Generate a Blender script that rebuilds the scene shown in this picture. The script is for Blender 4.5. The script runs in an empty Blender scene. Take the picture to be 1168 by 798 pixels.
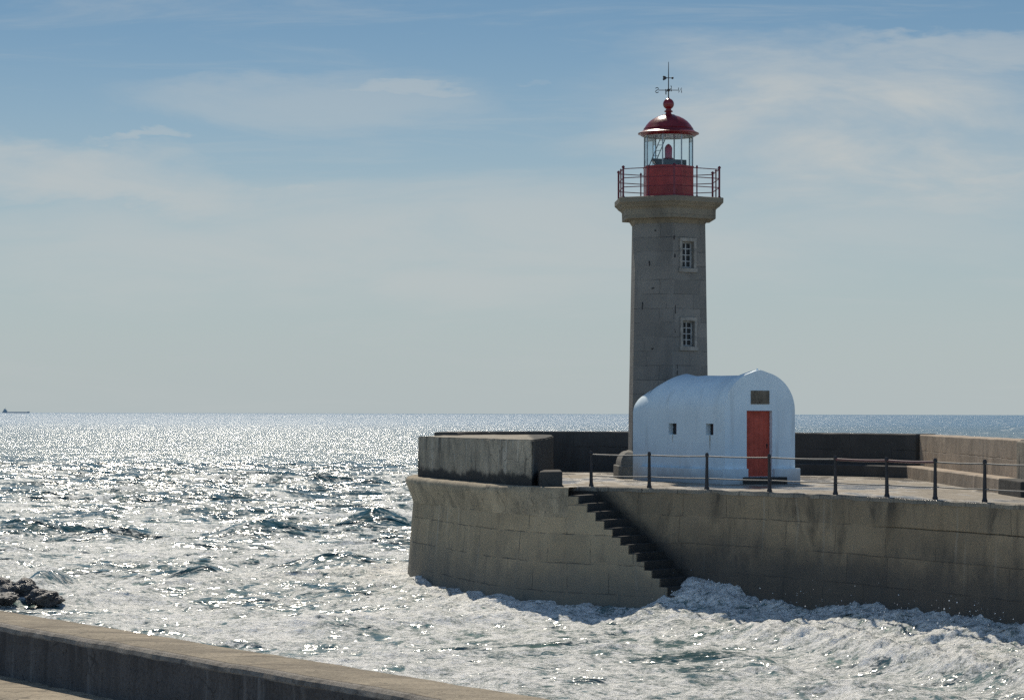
import bpy, bmesh, math, random
import numpy as np
from mathutils import Vector, Matrix
random.seed(7); rng = np.random.default_rng(11)
S = bpy.context.scene; COL = S.collection
PI = math.pi
EYE = 5.25; DECK = 3.35; F = 2900.0
SUN_AZ, SUN_EL = math.radians(-8.5), math.radians(46.0)

# ------------------------------------------------------------------ materials
class NT:
    def __init__(s, name):
        s.m = bpy.data.materials.new(name); s.m.use_nodes = True
        s.t = s.m.node_tree; s.t.nodes.clear()
        s.out = s.t.nodes.new('ShaderNodeOutputMaterial')
        s.b = s.n('ShaderNodeBsdfPrincipled'); s.l(s.b.outputs[0], s.out.inputs[0])
    def n(s, typ, **kw):
        nd = s.t.nodes.new(typ)
        for k, v in kw.items(): setattr(nd, k, v)
        return nd
    def l(s, a, b): s.t.links.new(a, b)
    def put(s, sock, v):
        if isinstance(v, bpy.types.NodeSocket): s.l(v, sock)
        elif isinstance(v, (tuple, list)) and len(v) == 3 and sock.type == 'RGBA': sock.default_value = (*v, 1)
        else: sock.default_value = v
    def coord(s, kind='Object', scale=(1, 1, 1), rot=(0, 0, 0)):
        tc = s.n('ShaderNodeTexCoord'); mp = s.n('ShaderNodeMapping')
        mp.inputs['Scale'].default_value = scale; mp.inputs['Rotation'].default_value = rot
        s.l(tc.outputs[kind], mp.inputs[0]); return mp.outputs[0]
    def noise(s, co, scale, detail=6, rough=.55, dist=0):
        nd = s.n('ShaderNodeTexNoise'); s.l(co, nd.inputs['Vector'])
        nd.inputs['Scale'].default_value = scale; nd.inputs['Detail'].default_value = detail
        nd.inputs['Roughness'].default_value = rough; nd.inputs['Distortion'].default_value = dist
        return nd.outputs[0]
    def ramp(s, v, a, b, lo=0.0, hi=1.0):
        nd = s.n('ShaderNodeMapRange', interpolation_type='SMOOTHSTEP'); s.put(nd.inputs[0], v)
        for i, x in zip((1, 2, 3, 4), (a, b, lo, hi)): s.put(nd.inputs[i], x)
        return nd.outputs[0]
    def math(s, op, a, b=0.0, c=None):
        nd = s.n('ShaderNodeMath', operation=op); s.put(nd.inputs[0], a); s.put(nd.inputs[1], b)
        if c is not None: s.put(nd.inputs[2], c)
        return nd.outputs[0]
    def mix(s, f, a, b, blend='MIX'):
        nd = s.n('ShaderNodeMix', data_type='RGBA', blend_type=blend)
        s.put(nd.inputs[0], f); s.put(nd.inputs[6], a); s.put(nd.inputs[7], b); return nd.outputs[2]
    def bump(s, h, dist, strength=1.0, normal=None):
        nd = s.n('ShaderNodeBump'); s.put(nd.inputs['Height'], h)
        nd.inputs['Distance'].default_value = dist; nd.inputs['Strength'].default_value = strength
        if normal is not None: s.l(normal, nd.inputs['Normal'])
        return nd.outputs[0]
    def set(s, **kw):
        for k, v in kw.items(): s.put(s.b.inputs[k.replace('_', ' ')], v)
        return s.m

def plain(name, col, rough=.5, metal=0, vary=.25, scale=6):
    t = NT(name); co = t.coord()
    f = t.ramp(t.noise(co, scale), .3, .7)
    c = t.mix(f, tuple(x*(1-vary) for x in col), tuple(min(1, x*(1+vary)) for x in col))
    return t.set(Base_Color=c, Roughness=rough, Metallic=metal)

def masonry(name, ca, cb, joint, band=None, bw=1.25, bh=.6, coord='UV', stain=(.03, .03, .028), stain_amt=.7, mort=.012,
            algae=None, streak=None, joint_amt=.8, bumpd=.03):
    """dressed stone in courses, weathered: tone per block, worn joints, run-down stains"""
    t = NT(name); co = t.coord(coord)
    wob = t.n('ShaderNodeVectorMath', operation='MULTIPLY_ADD')
    nz = t.n('ShaderNodeTexNoise'); t.l(co, nz.inputs['Vector']); nz.inputs['Scale'].default_value = 2.5; nz.inputs['Detail'].default_value = 5
    t.l(nz.outputs['Color'], wob.inputs[0]); wob.inputs[1].default_value = (.09, .07, .05); t.l(co, wob.inputs[2])
    br = t.n('ShaderNodeTexBrick', offset=.43, squash=1.25, squash_frequency=3)
    t.l(wob.outputs[0], br.inputs['Vector']); br.inputs['Scale'].default_value = 1
    br.inputs['Color1'].default_value = (*ca, 1); br.inputs['Color2'].default_value = (*cb, 1); br.inputs['Mortar'].default_value = (*ca, 1)
    br.inputs['Mortar Size'].default_value = mort; br.inputs['Mortar Smooth'].default_value = .6; br.inputs['Bias'].default_value = 0
    br.inputs['Brick Width'].default_value = bw; br.inputs['Row Height'].default_value = bh
    c = br.outputs['Color']
    grain = t.noise(co, 28, 8, .7); mott = t.noise(co, 1.7, 8, .65)
    c = t.mix(t.ramp(grain, .35, .7, 0, .5), c, tuple(x*.55 for x in ca))
    c = t.mix(t.ramp(mott, .42, .68, 0, .75), c, tuple(x*1.35 for x in cb))
    st = t.noise(t.coord(coord, (1.1, .45, 1) if coord == 'UV' else (1.2, 1.2, .5)), 1.0, 9, .66, .5)
    c = t.mix(t.ramp(st, .46, .72, 0, stain_amt), c, stain)
    blk = t.noise(t.coord(coord, (.5, .9, 1)), 1.0, 2, .5); c = t.mix(t.ramp(blk, .35, .65, 0, .6), c, tuple(x*.6 for x in ca))
    worn = t.ramp(t.noise(co, .9, 6, .6), .42, .6, .08, 1)
    jf = t.math('MULTIPLY', t.math('MULTIPLY', br.outputs['Fac'], worn), joint_amt)
    c = t.mix(jf, c, joint)
    if streak:
        s2 = t.noise(t.coord(coord, (3.1, .16, 1) if coord == 'UV' else (3, 3, .2)), 1.3, 5, .6)
        c = t.mix(t.ramp(s2, .6, .74, 0, streak[1]), c, streak[0])
    if algae:
        sp = t.n('ShaderNodeSeparateXYZ'); t.l(co, sp.inputs[0])
        h = t.math('ADD', sp.outputs[1] if coord == 'UV' else sp.outputs[2], t.math('MULTIPLY', t.noise(co, 1.1, 6, .6), -1.5))
        c = t.mix(t.ramp(h, algae[1]-.9, algae[1]+.5, algae[2], 0), c, algae[0])
    if band:                                        # damp band beside the steps, deepening the stair shadow in the wall's colour
        s3 = t.n('ShaderNodeSeparateXYZ'); t.l(co, s3.inputs[0])
        dv = t.math('SUBTRACT', s3.outputs[1], t.math('MULTIPLY_ADD', s3.outputs[0], band[1], band[0]))
        dv = t.math('ADD', dv, t.math('MULTIPLY', t.noise(co, 1.6, 6, .6), .5))
        bf = t.math('MULTIPLY', t.ramp(dv, 1.0, 1.6, .93, 0), t.ramp(dv, -1.2, -.4)); c = t.mix(bf, c, (.035, .034, .03))
    hgt = t.math('ADD', t.math('MULTIPLY', jf, -1.0), t.math('ADD', t.math('MULTIPLY', grain, .35), t.math('MULTIPLY', mott, .8)))
    return t.set(Base_Color=c, Roughness=t.ramp(mott, .3, .7, .75, .95), Normal=t.bump(hgt, bumpd))

def concrete(name, col, dark, streaks=.7, scale=1.0, pale=None, rough=.9, wet=0, coord='Object', zs=.25, lines=None, bumpd=.03, black=False, along=None):
    t = NT(name); co = t.coord(coord)
    a = t.noise(co, 1.3*scale, 9, .68); g = t.noise(co, 35*scale, 6, .7); b = t.noise(co, .45*scale, 5, .6)
    c = t.mix(t.ramp(a, .35, .7), col, tuple(x*.6 for x in col))
    c = t.mix(t.ramp(g, .42, .66, 0, .75), c, dark)
    c = t.mix(t.ramp(b, .45, .7, 0, .6), c, tuple(min(1, x*1.25) for x in col))
    st = t.noise(t.coord(coord, (1.9*scale, 1.9*scale, zs)) if along is None else t.coord(coord, (.5, 3.2, 1), (0, 0, along)), 1.0, 9, .7)
    c = t.mix(t.ramp(st, .47, .66, 0, streaks), c, dark)
    if pale:
        s2 = t.noise(t.coord(coord, (2.6*scale, 2.6*scale, zs*.7)), 1.7, 6, .6)
        c = t.mix(t.ramp(s2, .56, .72, 0, pale[1]), c, pale[0])
    if black:                                       # tar-black growth at foot and in runs; right side's shade painted on the corner
        q3 = t.n('ShaderNodeSeparateXYZ'); t.l(co, q3.inputs[0]); big = t.noise(co, 1.4, 8, .65)
        foot = t.ramp(t.math('ADD', q3.outputs[2], t.math('MULTIPLY', big, -.75)), -.16, .0, .95, 0)
        cor_shade = t.ramp(t.math('ADD', q3.outputs[0], t.math('MULTIPLY', big, .5)), 1.72, 1.86, 0, .93)
        run_ = t.ramp(t.noise(t.coord(coord, (2.4, 2.4, .22)), 1.0, 8, .7), .57, .63, 0, .85)
        c = t.mix(t.math('MAXIMUM', t.math('MAXIMUM', foot, cor_shade), run_), c, (.018, .018, .017))
    r = rough
    if wet:
        w = t.ramp(t.noise(t.coord(coord, (.9, .35, 1)), .8, 6, .6), .5-.1, .58, 0, wet)
        c = t.mix(w, c, tuple(x*.35 for x in col)); r = t.ramp(w, 0, 1, rough, .12)
    vp = t.n('ShaderNodeTexVoronoi'); t.l(co, vp.inputs['Vector']); vp.inputs['Scale'].default_value = 13*scale
    pit = t.math('MULTIPLY', t.ramp(vp.outputs['Distance'], .10, .20, 1, 0), t.ramp(t.noise(co, 2.2, 4), .5, .58))
    c = t.mix(t.math('MULTIPLY', pit, .8), c, tuple(x*.3 for x in col))
    vc = t.n('ShaderNodeTexVoronoi', feature='DISTANCE_TO_EDGE'); wc = t.n('ShaderNodeVectorMath', operation='MULTIPLY_ADD'); nc_ = t.n('ShaderNodeTexNoise'); t.l(co, nc_.inputs['Vector']); nc_.inputs['Scale'].default_value = 2.0; nc_.inputs['Detail'].default_value = 6
    t.l(nc_.outputs['Color'], wc.inputs[0]); wc.inputs[1].default_value = (.9, .9, .9); t.l(co, wc.inputs[2]); t.l(wc.outputs[0], vc.inputs['Vector']); vc.inputs['Scale'].default_value = .55
    crk = t.math('MULTIPLY', t.ramp(vc.outputs['Distance'], .004, .012, 1, 0), t.ramp(b, .48, .56))
    c = t.mix(t.math('MULTIPLY', crk, .75), c, tuple(x*.25 for x in col))
    h = t.math('ADD', t.math('MULTIPLY', g, .25), t.math('SUBTRACT', a, t.math('MULTIPLY', pit, .5)))
    if lines:
        br = t.n('ShaderNodeTexBrick', offset=.5); t.l(co, br.inputs['Vector']); br.inputs['Scale'].default_value = 1
        br.inputs['Brick Width'].default_value = lines[0]; br.inputs['Row Height'].default_value = lines[1]
        br.inputs['Mortar Size'].default_value = .02; br.inputs['Mortar Smooth'].default_value = .5
        c = t.mix(t.math('MULTIPLY', br.outputs['Fac'], .7), c, dark)
        h = t.math('ADD', h, t.math('MULTIPLY', br.outputs['Fac'], -1))
    return t.set(Base_Color=c, Roughness=r, Normal=t.bump(h, bumpd))

M = {}
M['tower'] = masonry('tower_granite', (.28, .257, .222), (.155, .146, .128), (.07, .068, .062), bw=.95, bh=.42, mort=.007, stain=(.07, .065, .06), stain_amt=.6, joint_amt=.8, bumpd=.02)
M['gallery'] = masonry('gallery_granite', (.29, .245, .175), (.19, .165, .12), (.05, .05, .045), bw=.9, bh=.3, mort=.005, stain_amt=.8, joint_amt=.6, bumpd=.02)
M['pier'] = masonry('pier_granite', (.40, .30, .185), (.21, .165, .11), (.05, .045, .04), band=(3.3, -.763), bw=1.5, bh=.68, algae=((.055, .052, .047), 1.45, .85), streak=((.40, .36, .29), .4), stain=(.045, .038, .028), stain_amt=.9, joint_amt=.6)
M['head'] = masonry('pier_head_granite', (.45, .355, .225), (.29, .235, .155), (.08, .075, .065), bw=1.3, bh=.74, algae=((.10, .10, .09), .8, .7), streak=((.5, .48, .43), .55), mort=.014, joint_amt=.95, stain=(.10, .09, .075), stain_amt=.7)
M['cornice'] = concrete('cornice_granite', (.41, .34, .235), (.10, .088, .065), .6, zs=1.4)
M['shaded_wall'] = masonry('shaded_granite', (.10, .092, .08), (.075, .07, .062), (.03, .03, .028), bw=2.1, bh=1.4, stain=(.03, .029, .027), stain_amt=.8, mort=.012, bumpd=.02)  # darker copy of the parapet stone, its shade put into the colour
M['sunlit_wall'] = masonry('sunlit_granite', (.47, .37, .27), (.36, .285, .21), (.2, .16, .12), bw=1.9, bh=1.4, stain=(.17, .14, .11), stain_amt=.85, mort=.02, bumpd=.03, streak=((.16, .13, .1), .5))  # lighter copy of the parapet stone, sunlight put into the colour
M['deck'] = concrete('deck_paving', (.36, .31, .235), (.12, .105, .085), .3, .8, wet=.75, zs=1.9, lines=(1.5, .8))
M['block'] = concrete('block_concrete', (.38, .33, .25), (.07, .065, .055), .5, 1.0, pale=((.52, .49, .42), .7), zs=.45, black=True)
M['seawall'] = concrete('seawall_concrete', (.36, .30, .21), (.10, .08, .055), .8, .9, zs=.9, bumpd=.05, along=.966)
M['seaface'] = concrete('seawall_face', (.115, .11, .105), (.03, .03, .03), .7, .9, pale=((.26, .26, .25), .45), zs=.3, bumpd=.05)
M['worn'] = concrete('worn_concrete_edge', (.36, .32, .265), (.08, .072, .06), .7, 2.2, zs=1.5, bumpd=.06)
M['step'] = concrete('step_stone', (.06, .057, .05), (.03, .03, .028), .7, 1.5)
M['stone_small'] = concrete('weathered_stone', (.26, .25, .22), (.07, .07, .06), .5, 2)

def hut_paint():
    t = NT('white_limewash'); co = t.coord()
    a = t.noise(co, 1.2, 7, .6); c = t.mix(t.ramp(a, .35, .75), (.74, .85, .88), (.66, .765, .80))
    s = t.noise(t.coord('Object', (3, 3, .35)), 1.0, 6, .6)
    c = t.mix(t.ramp(s, .52, .76, 0, .5), c, (.5, .53, .52)); fl = t.ramp(t.noise(co, 2.6, 9, .7), .62, .66, 0, .4); c = t.mix(fl, c, (.56, .6, .6))
    sp = t.n('ShaderNodeSeparateXYZ'); t.l(co, sp.inputs[0])
    low = t.ramp(t.math('ADD', sp.outputs[2], t.math('MULTIPLY', a, -.9)), -.5, .1, .75, 0)
    c = t.mix(low, c, (.42, .42, .4))
    return t.set(Base_Color=c, Roughness=.7, Normal=t.bump(t.noise(co, 5, 6, .5), .006))
M['white'] = hut_paint()
def red_paint(name, col, rough):
    t = NT(name); co = t.coord(); a = t.noise(co, 3, 7, .6)
    c = t.mix(t.ramp(a, .3, .75), col, tuple(x*.65 for x in col))
    s = t.noise(t.coord('Object', (9, 9, .8)), 1.0, 6, .6)
    c = t.mix(t.ramp(s, .6, .75, 0, .5), c, (col[0]*.35, col[1]*.5, col[2]*.5))
    return t.set(Base_Color=c, Roughness=t.ramp(a, .3, .7, rough, rough+.15), Normal=t.bump(t.noise(co, 14, 4), .006))
M['red'] = red_paint('red_gloss_paint', (.33, .022, .018), .3)
M['red_dome'] = red_paint('red_dome_paint', (.2, .012, .018), .22)
M['door'] = red_paint('red_door_paint', (.56, .085, .045), .5)
M['red_rail'] = red_paint('red_railing_paint', (.16, .016, .03), .4)
M['iron'] = plain('dark_iron', (.02, .017, .018), .55)
M['rail'] = plain('worn_rail_metal', (.13, .13, .125), .5, .2)
M['rail_maroon'] = plain('maroon_rail', (.10, .035, .035), .3)
M['frame_white'] = plain('window_frame_paint', (.36, .36, .34), .6)
M['surround'] = plain('window_surround_stone', (.27, .25, .215), .85)
M['pane_dark'] = plain('dark_window_pane', (.012, .014, .016), .4)
M['pane_red'] = plain('dark_red_shutter', (.06, .01, .012), .6)
M['plaque'] = concrete('bronze_plaque', (.23, .19, .135), (.10, .085, .06), .4, 4)
M['grey_metal'] = plain('grey_painted_steel', (.28, .32, .33), .4)
M['ceiling'] = plain('pale_lantern_ceiling', (.55, .56, .52), .6)
M['lamp_red'] = plain('red_lamp_glass', (.3, .02, .04), .25)
M['solar'] = plain('dark_equipment_case', (.03, .033, .04), .35)
M['crack'] = plain('dark_crack', (.03, .03, .03), .9)
M['rust'] = plain('rust_stain', (.50, .47, .36), .9)
M['ship'] = plain('hazy_ship_paint', (.42, .44, .45), .8)
def glass():
    t = NT('lantern_glass'); t.t.nodes.remove(t.b)
    tr = t.n('ShaderNodeBsdfTransparent'); tr.inputs[0].default_value = (.95, .985, .98, 1)
    gl = t.n('ShaderNodeBsdfGlossy'); gl.inputs['Roughness'].default_value = .03
    fr = t.n('ShaderNodeFresnel'); fr.inputs[0].default_value = 1.45
    mx = t.n('ShaderNodeMixShader'); t.l(t.math('MULTIPLY', fr.outputs[0], .8), mx.inputs[0]); t.l(tr.outputs[0], mx.inputs[1]); t.l(gl.outputs[0], mx.inputs[2])
    t.l(mx.outputs[0], t.out.inputs[0]); return t.m
M['glass'] = glass()
def rockmat():
    t = NT('wet_dark_rock'); co = t.coord(); a = t.noise(co, 1.6, 9, .65)
    c = t.mix(t.ramp(a, .35, .7), (.045, .043, .043), (.12, .112, .108))
    return t.set(Base_Color=c, Roughness=t.ramp(a, .3, .7, .25, .7), Normal=t.bump(t.noise(co, 4, 9, .7), .12))
M['rock'] = rockmat()

def seamat():
    t = NT('sea_water')
    co = t.coord('Object')
    at = t.n('ShaderNodeAttribute', attribute_name='foam').outputs['Fac']
    # --- clear water
    w1 = t.noise(t.coord('Object', (.24, 1, 1), (0, 0, .12)), .55, 2, .5, .3)
    w2 = t.noise(t.coord('Object', (.34, 1, 1), (0, 0, -.1)), 2.1, 2.5, .5, .2)
    w3 = t.noise(t.coord('Object', (.5, 1, 1), (0, 0, .1)), .09, 3, .5)
    wn = t.bump(w1, 1.15); wn = t.bump(w2, .29, 1, wn); wn = t.bump(w3, 3.0, 1, wn)
    dist = t.n('ShaderNodeSeparateXYZ'); t.l(co, dist.inputs[0])
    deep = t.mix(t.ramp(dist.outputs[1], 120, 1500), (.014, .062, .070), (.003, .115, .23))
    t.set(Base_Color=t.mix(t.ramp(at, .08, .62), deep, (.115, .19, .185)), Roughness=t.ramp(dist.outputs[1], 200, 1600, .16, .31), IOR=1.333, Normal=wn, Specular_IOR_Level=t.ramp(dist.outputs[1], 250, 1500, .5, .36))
    # --- foam
    f1 = t.noise(t.coord('Object', (.8, 1.25, 1), (0, 0, .2)), 4.5, 10, .74, .9)
    f2 = t.noise(t.coord('Object', (.45, 1.2, 1), (0, 0, -.2)), .9, 10, .7, 1.4)
    vo = t.n('ShaderNodeTexVoronoi', feature='SMOOTH_F1'); t.l(t.coord('Object', (.8, 1, 1)), vo.inputs['Vector'])
    vo.inputs['Scale'].default_value = 2.2; vo.inputs['Smoothness'].default_value = .5
    wq = t.n('ShaderNodeTexNoise'); t.l(co, wq.inputs['Vector']); wq.inputs['Scale'].default_value = 1.3; wq.inputs['Detail'].default_value = 4
    lace = None
    for sc_, am_ in ((.8, .9), (2.3, .7)):
        wv = t.n('ShaderNodeVectorMath', operation='MULTIPLY_ADD'); t.l(wq.outputs['Color'], wv.inputs[0]); wv.inputs[1].default_value = (1.1, 1.6, 0); t.l(t.coord('Object', (1, .6, 1), (0, 0, .15)), wv.inputs[2])
        v2 = t.n('ShaderNodeTexVoronoi', feature='DISTANCE_TO_EDGE'); t.l(wv.outputs[0], v2.inputs['Vector']); v2.inputs['Scale'].default_value = sc_
        q_ = t.math('MULTIPLY', t.ramp(v2.outputs['Distance'], .02, .30, .5, -.5), am_); lace = q_ if lace is None else t.math('ADD', lace, q_)
    patt = t.math('ADD', t.math('MULTIPLY', f1, .55), t.math('ADD', t.math('MULTIPLY', f2, .45), t.math('MULTIPLY', vo.outputs['Distance'], .12)))
    lvl = t.math('ADD', t.math('ADD', at, t.math('MULTIPLY', lace, .34)), t.math('MULTIPLY', t.math('SUBTRACT', patt, .54), 3.4))
    mask = t.ramp(lvl, .30, .62)
    fb = t.n('ShaderNodeBsdfPrincipled')
    f3 = t.noise(t.coord('Object', (1, 1.1, 1)), 11, 8, .75, .5)
    tone = t.math('ADD', t.math('MULTIPLY', t.math('SUBTRACT', f1, .5), 2.2), t.math('ADD', t.math('MULTIPLY', t.math('SUBTRACT', f3, .5), 2.3), t.math('ADD', t.math('MULTIPLY', at, .5), t.math('MULTIPLY', lace, .22))))
    fc = t.mix(t.ramp(tone, -.02, .62), (.16, .22, .21), (.95, .94, .88))
    t.put(fb.inputs['Base Color'], fc); fb.inputs['Roughness'].default_value = .62
    fb.inputs['Subsurface Weight'].default_value = 0
    n1 = t.noise(co, 8, 8, .75, .6)
    fn = t.bump(f1, .10); fn = t.bump(n1, .055, 1, fn); t.l(fn, fb.inputs['Normal'])
    mx = t.n('ShaderNodeMixShader'); t.l(mask, mx.inputs[0]); t.l(t.b.outputs[0], mx.inputs[1]); t.l(fb.outputs[0], mx.inputs[2])
    t.l(mx.outputs[0], t.out.inputs[0]); return t.m
M['sea'] = seamat()
M['spray'] = plain('white_spray', (.85, .87, .88), .5, vary=.05)

# ------------------------------------------------------------------ mesh helpers
def obj(name, bm, m, parent=None, smooth=None):
    """bm is in the thing's own frame"""
    me = bpy.data.meshes.new(name); bm.normal_update(); bm.to_mesh(me); bm.free()
    me.materials.append(M[m] if isinstance(m, str) else m)
    if smooth is not None:
        for p in me.polygons: p.use_smooth = True
        if smooth > 0: me.set_sharp_from_angle(angle=math.radians(smooth))
    o = bpy.data.objects.new(name, me); COL.objects.link(o)
    if parent: o.parent = parent
    return o
def tag(o, label=None, cat=None, group=None, kind=None):
    for k, v in (('label', label), ('category', cat), ('group', group), ('kind', kind)):
        if v: o[k] = v
    return o
def thing(name, loc, label, cat, rz=0, group=None):
    o = bpy.data.objects.new(name, None); o.empty_display_size = .3; COL.objects.link(o)
    o.location = loc; o.rotation_euler = (0, 0, rz); return tag(o, label, cat, group)
def shift(bm, root):
    bmesh.ops.translate(bm, verts=bm.verts, vec=-Vector(root.location)); return bm
def box(bm, lo, hi, rz=0, piv=None, bevel=0):
    r = bmesh.ops.create_cube(bm, size=1); vs = r['verts']
    c = (Vector(lo)+Vector(hi))/2; d = Vector(hi)-Vector(lo)
    for v in vs: v.co = Vector((v.co.x*d.x, v.co.y*d.y, v.co.z*d.z))+c
    if bevel:
        es = list({e for v in vs for e in v.link_edges})
        rr = bmesh.ops.bevel(bm, geom=es, offset=bevel, segments=2, affect='EDGES', profile=.6); vs = rr['verts']
    if rz:
        p = Vector(piv) if piv else c
        bmesh.ops.rotate(bm, verts=list(set(vs)), cent=p, matrix=Matrix.Rotation(rz, 3, 'Z'))
    return bm
def tube(bm, pts, r, seg=8, caps=True):
    pts = [Vector(p) for p in pts]; rs = r if isinstance(r, (list, tuple)) else [r]*len(pts); rings = []
    for i, p in enumerate(pts):
        d = (pts[min(i+1, len(pts)-1)]-pts[max(i-1, 0)]).normalized()
        up = Vector((0, 0, 1)) if abs(d.z) < .9 else Vector((1, 0, 0))
        a = d.cross(up).normalized(); b = a.cross(d)
        rings.append([bm.verts.new(p+(a*math.cos(2*PI*k/seg)+b*math.sin(2*PI*k/seg))*rs[i]) for k in range(seg)])
    for A, B in zip(rings, rings[1:]):
        for k in range(seg): bm.faces.new((A[k], A[(k+1) % seg], B[(k+1) % seg], B[k]))
    if caps: bm.faces.new(rings[0]); bm.faces.new(rings[-1][::-1])
    bmesh.ops.recalc_face_normals(bm, faces=bm.faces); return bm
def lathe(bm, prof, seg=32, a0=0.0, c=(0, 0), uv=False):
    """prof: (radius, z) pairs, bottom to top; closed at both ends"""
    lay = bm.loops.layers.uv.verify() if uv else None
    rings = [[bm.verts.new((c[0]+r*math.sin(a0+2*PI*k/seg), c[1]-r*math.cos(a0+2*PI*k/seg), z)) for k in range(seg)] for r, z in prof]
    for (A, B, pa, pb) in zip(rings, rings[1:], prof, prof[1:]):
        for k in range(seg):
            f = bm.faces.new((A[k], A[(k+1) % seg], B[(k+1) % seg], B[k]))
            if uv:
                side = 2*math.sin(PI/seg); va = pa[1]; vb = pb[1]
                if abs(pa[1]-pb[1]) < .05: vb = va+abs(pa[0]-pb[0])
                for lp, (kk, r, v) in zip(f.loops, ((k, pa[0], va), (k+1, pa[0], va), (k+1, pb[0], vb), (k, pb[0], vb))):
                    lp[lay].uv = ((kk-k-.5)*side*r+k*1.37+.5, v)
    bm.faces.new(rings[0][::-1]); bm.faces.new(rings[-1])
    return bm
def prism(bm, poly, z0, z1):
    lo = [bm.verts.new((x, y, z0)) for x, y in poly]; hi = [bm.verts.new((x, y, z1)) for x, y in poly]; n = len(poly)
    for i in range(n): bm.faces.new((lo[i], lo[(i+1) % n], hi[(i+1) % n], hi[i]))
    bm.faces.new(lo[::-1]); bm.faces.new(hi); bmesh.ops.recalc_face_normals(bm, faces=bm.faces); return bm
def cut(o, cutters):
    for c in cutters:
        md = o.modifiers.new('cut', 'BOOLEAN'); md.operation = 'DIFFERENCE'; md.solver = 'EXACT'; md.object = c
    bpy.context.view_layer.update(); dg = bpy.context.evaluated_depsgraph_get()
    me = bpy.data.meshes.new_from_object(o.evaluated_get(dg), depsgraph=dg)
    o.modifiers.clear(); o.data = me
    for c in cutters: bpy.data.objects.remove(c)
def rand_rough(bm, amp, freq=1.0, axes=(1, 1, 1)):
    """small irregularity of worn stone"""
    from mathutils import noise
    for v in bm.verts:
        d = noise.noise_vector(v.co*freq)
        v.co += Vector((d.x*axes[0], d.y*axes[1], d.z*axes[2]))*amp

# ------------------------------------------------------------------ noise for the sea
def _hash(ix, iy, s):
    h = (ix.astype(np.int64)*374761393 + iy.astype(np.int64)*668265263 + s*982451653) & 0xffffffff
    h = ((h ^ (h >> 13))*1274126177) & 0xffffffff
    return ((h ^ (h >> 16)) & 0xffff)/65535.0
def vnoise(x, y, s=0):
    ix = np.floor(x); iy = np.floor(y); fx = x-ix; fy = y-iy
    u = fx*fx*fx*(fx*(fx*6-15)+10); v = fy*fy*fy*(fy*(fy*6-15)+10)
    g = lambda a, b: np.cos(2*PI*_hash(ix+a, iy+b, s))*(fx-a)+np.sin(2*PI*_hash(ix+a, iy+b, s))*(fy-b)
    return (g(0, 0)*(1-u)+g(1, 0)*u)*(1-v)+(g(0, 1)*(1-u)+g(1, 1)*u)*v
def fbm(x, y, octs=4, s=0, gain=.5):
    t = 0; a = 1; n = 0
    for k in range(octs):
        t = t+a*vnoise(x*2**k+k*17.3, y*2**k-k*9.1, s+k); n += a; a *= gain
    return t/n
sst = lambda x, a, b: (lambda t: t*t*(3-2*t))(np.clip((x-a)/(b-a), 0, 1))

# ------------------------------------------------------------------ pier plan (metres, x right, y away from the photographer)
def edge_y(x):                                      # quay edge under the railing
    t = x-2.075
    return 66.15-.5815*t-.0948*t*t if t < 9 else 66.15-.5815*9-.0948*81-2.29*(t-9)
head = [(1.45, 65.05), (.82, 65.75), (.2, 66.75), (-.49, 68.0), (-1.3, 70.4), (-2.02, 72.9), (-2.55, 74.6), (-2.88, 75.9), (-2.98, 77.2), (-2.85, 78.8), (-2.3, 81.2), (-.9, 83.6), (1.6, 84.9)]
back = [(1.6, 84.9), (5.5, 83.9), (9.5, 81.2), (12.95, 77.6), (13.0, 61.5), (13.6, 61.3), (15.2, 56), (21, 43)]
right = [(x, edge_y(x)) for x in np.linspace(1.6, 17.5, 40)]
def smooth_line(pts, n):
    P = np.array(pts, float); d = np.r_[0, np.cumsum(np.hypot(*np.diff(P, axis=0).T))]
    m = np.zeros_like(P); m[1:-1] = (P[2:]-P[:-2])/(d[2:]-d[:-2])[:, None]; m[0] = (P[1]-P[0])/(d[1]-d[0]); m[-1] = (P[-1]-P[-2])/(d[-1]-d[-2])
    out = []
    for s in np.linspace(0, d[-1], n):
        i = min(np.searchsorted(d, s, 'right')-1, len(P)-2); h = d[i+1]-d[i]; t = (s-d[i])/h
        out.append((2*t**3-3*t*t+1)*P[i]+(t**3-2*t*t+t)*h*m[i]+(-2*t**3+3*t*t)*P[i+1]+(t**3-t*t)*h*m[i+1])
    return np.array(out)
headS = np.r_[smooth_line(head[:4], 26)[:-1], smooth_line(head[3:], 70)]      # with an arris where two planes of the head meet
backS = smooth_line(back[:4], 40)
def strip_wall(bm, line, prof, flip=False, v0=0.0, closed_top=False):
    """wall face along LINE; prof: (outward offset (may be an array along the line), z)"""
    L = np.array(line, float); T = np.gradient(L, axis=0); T /= np.hypot(*T.T)[:, None]
    Nn = np.c_[T[:, 1], -T[:, 0]]*(-1 if flip else 1)
    u = np.r_[0, np.cumsum(np.hypot(*np.diff(L, axis=0).T))]
    lay = bm.loops.layers.uv.verify(); rows = []
    for off, z in prof:
        P = L+Nn*(np.ones(len(L))*off)[:, None]
        rows.append([bm.verts.new((p[0], p[1], z)) for p in P])
    for j in range(len(rows)-1):
        for i in range(len(L)-1):
            f = bm.faces.new((rows[j][i], rows[j][i+1], rows[j+1][i+1], rows[j+1][i]))
            for lp in f.loops:
                k = i if lp.vert in (rows[j][i], rows[j+1][i]) else i+1
                zz = prof[j][1] if lp.vert in (rows[j][i], rows[j][i+1]) else prof[j+1][1]
                lp[lay].uv = (u[k], zz+v0)
    return rows

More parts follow.
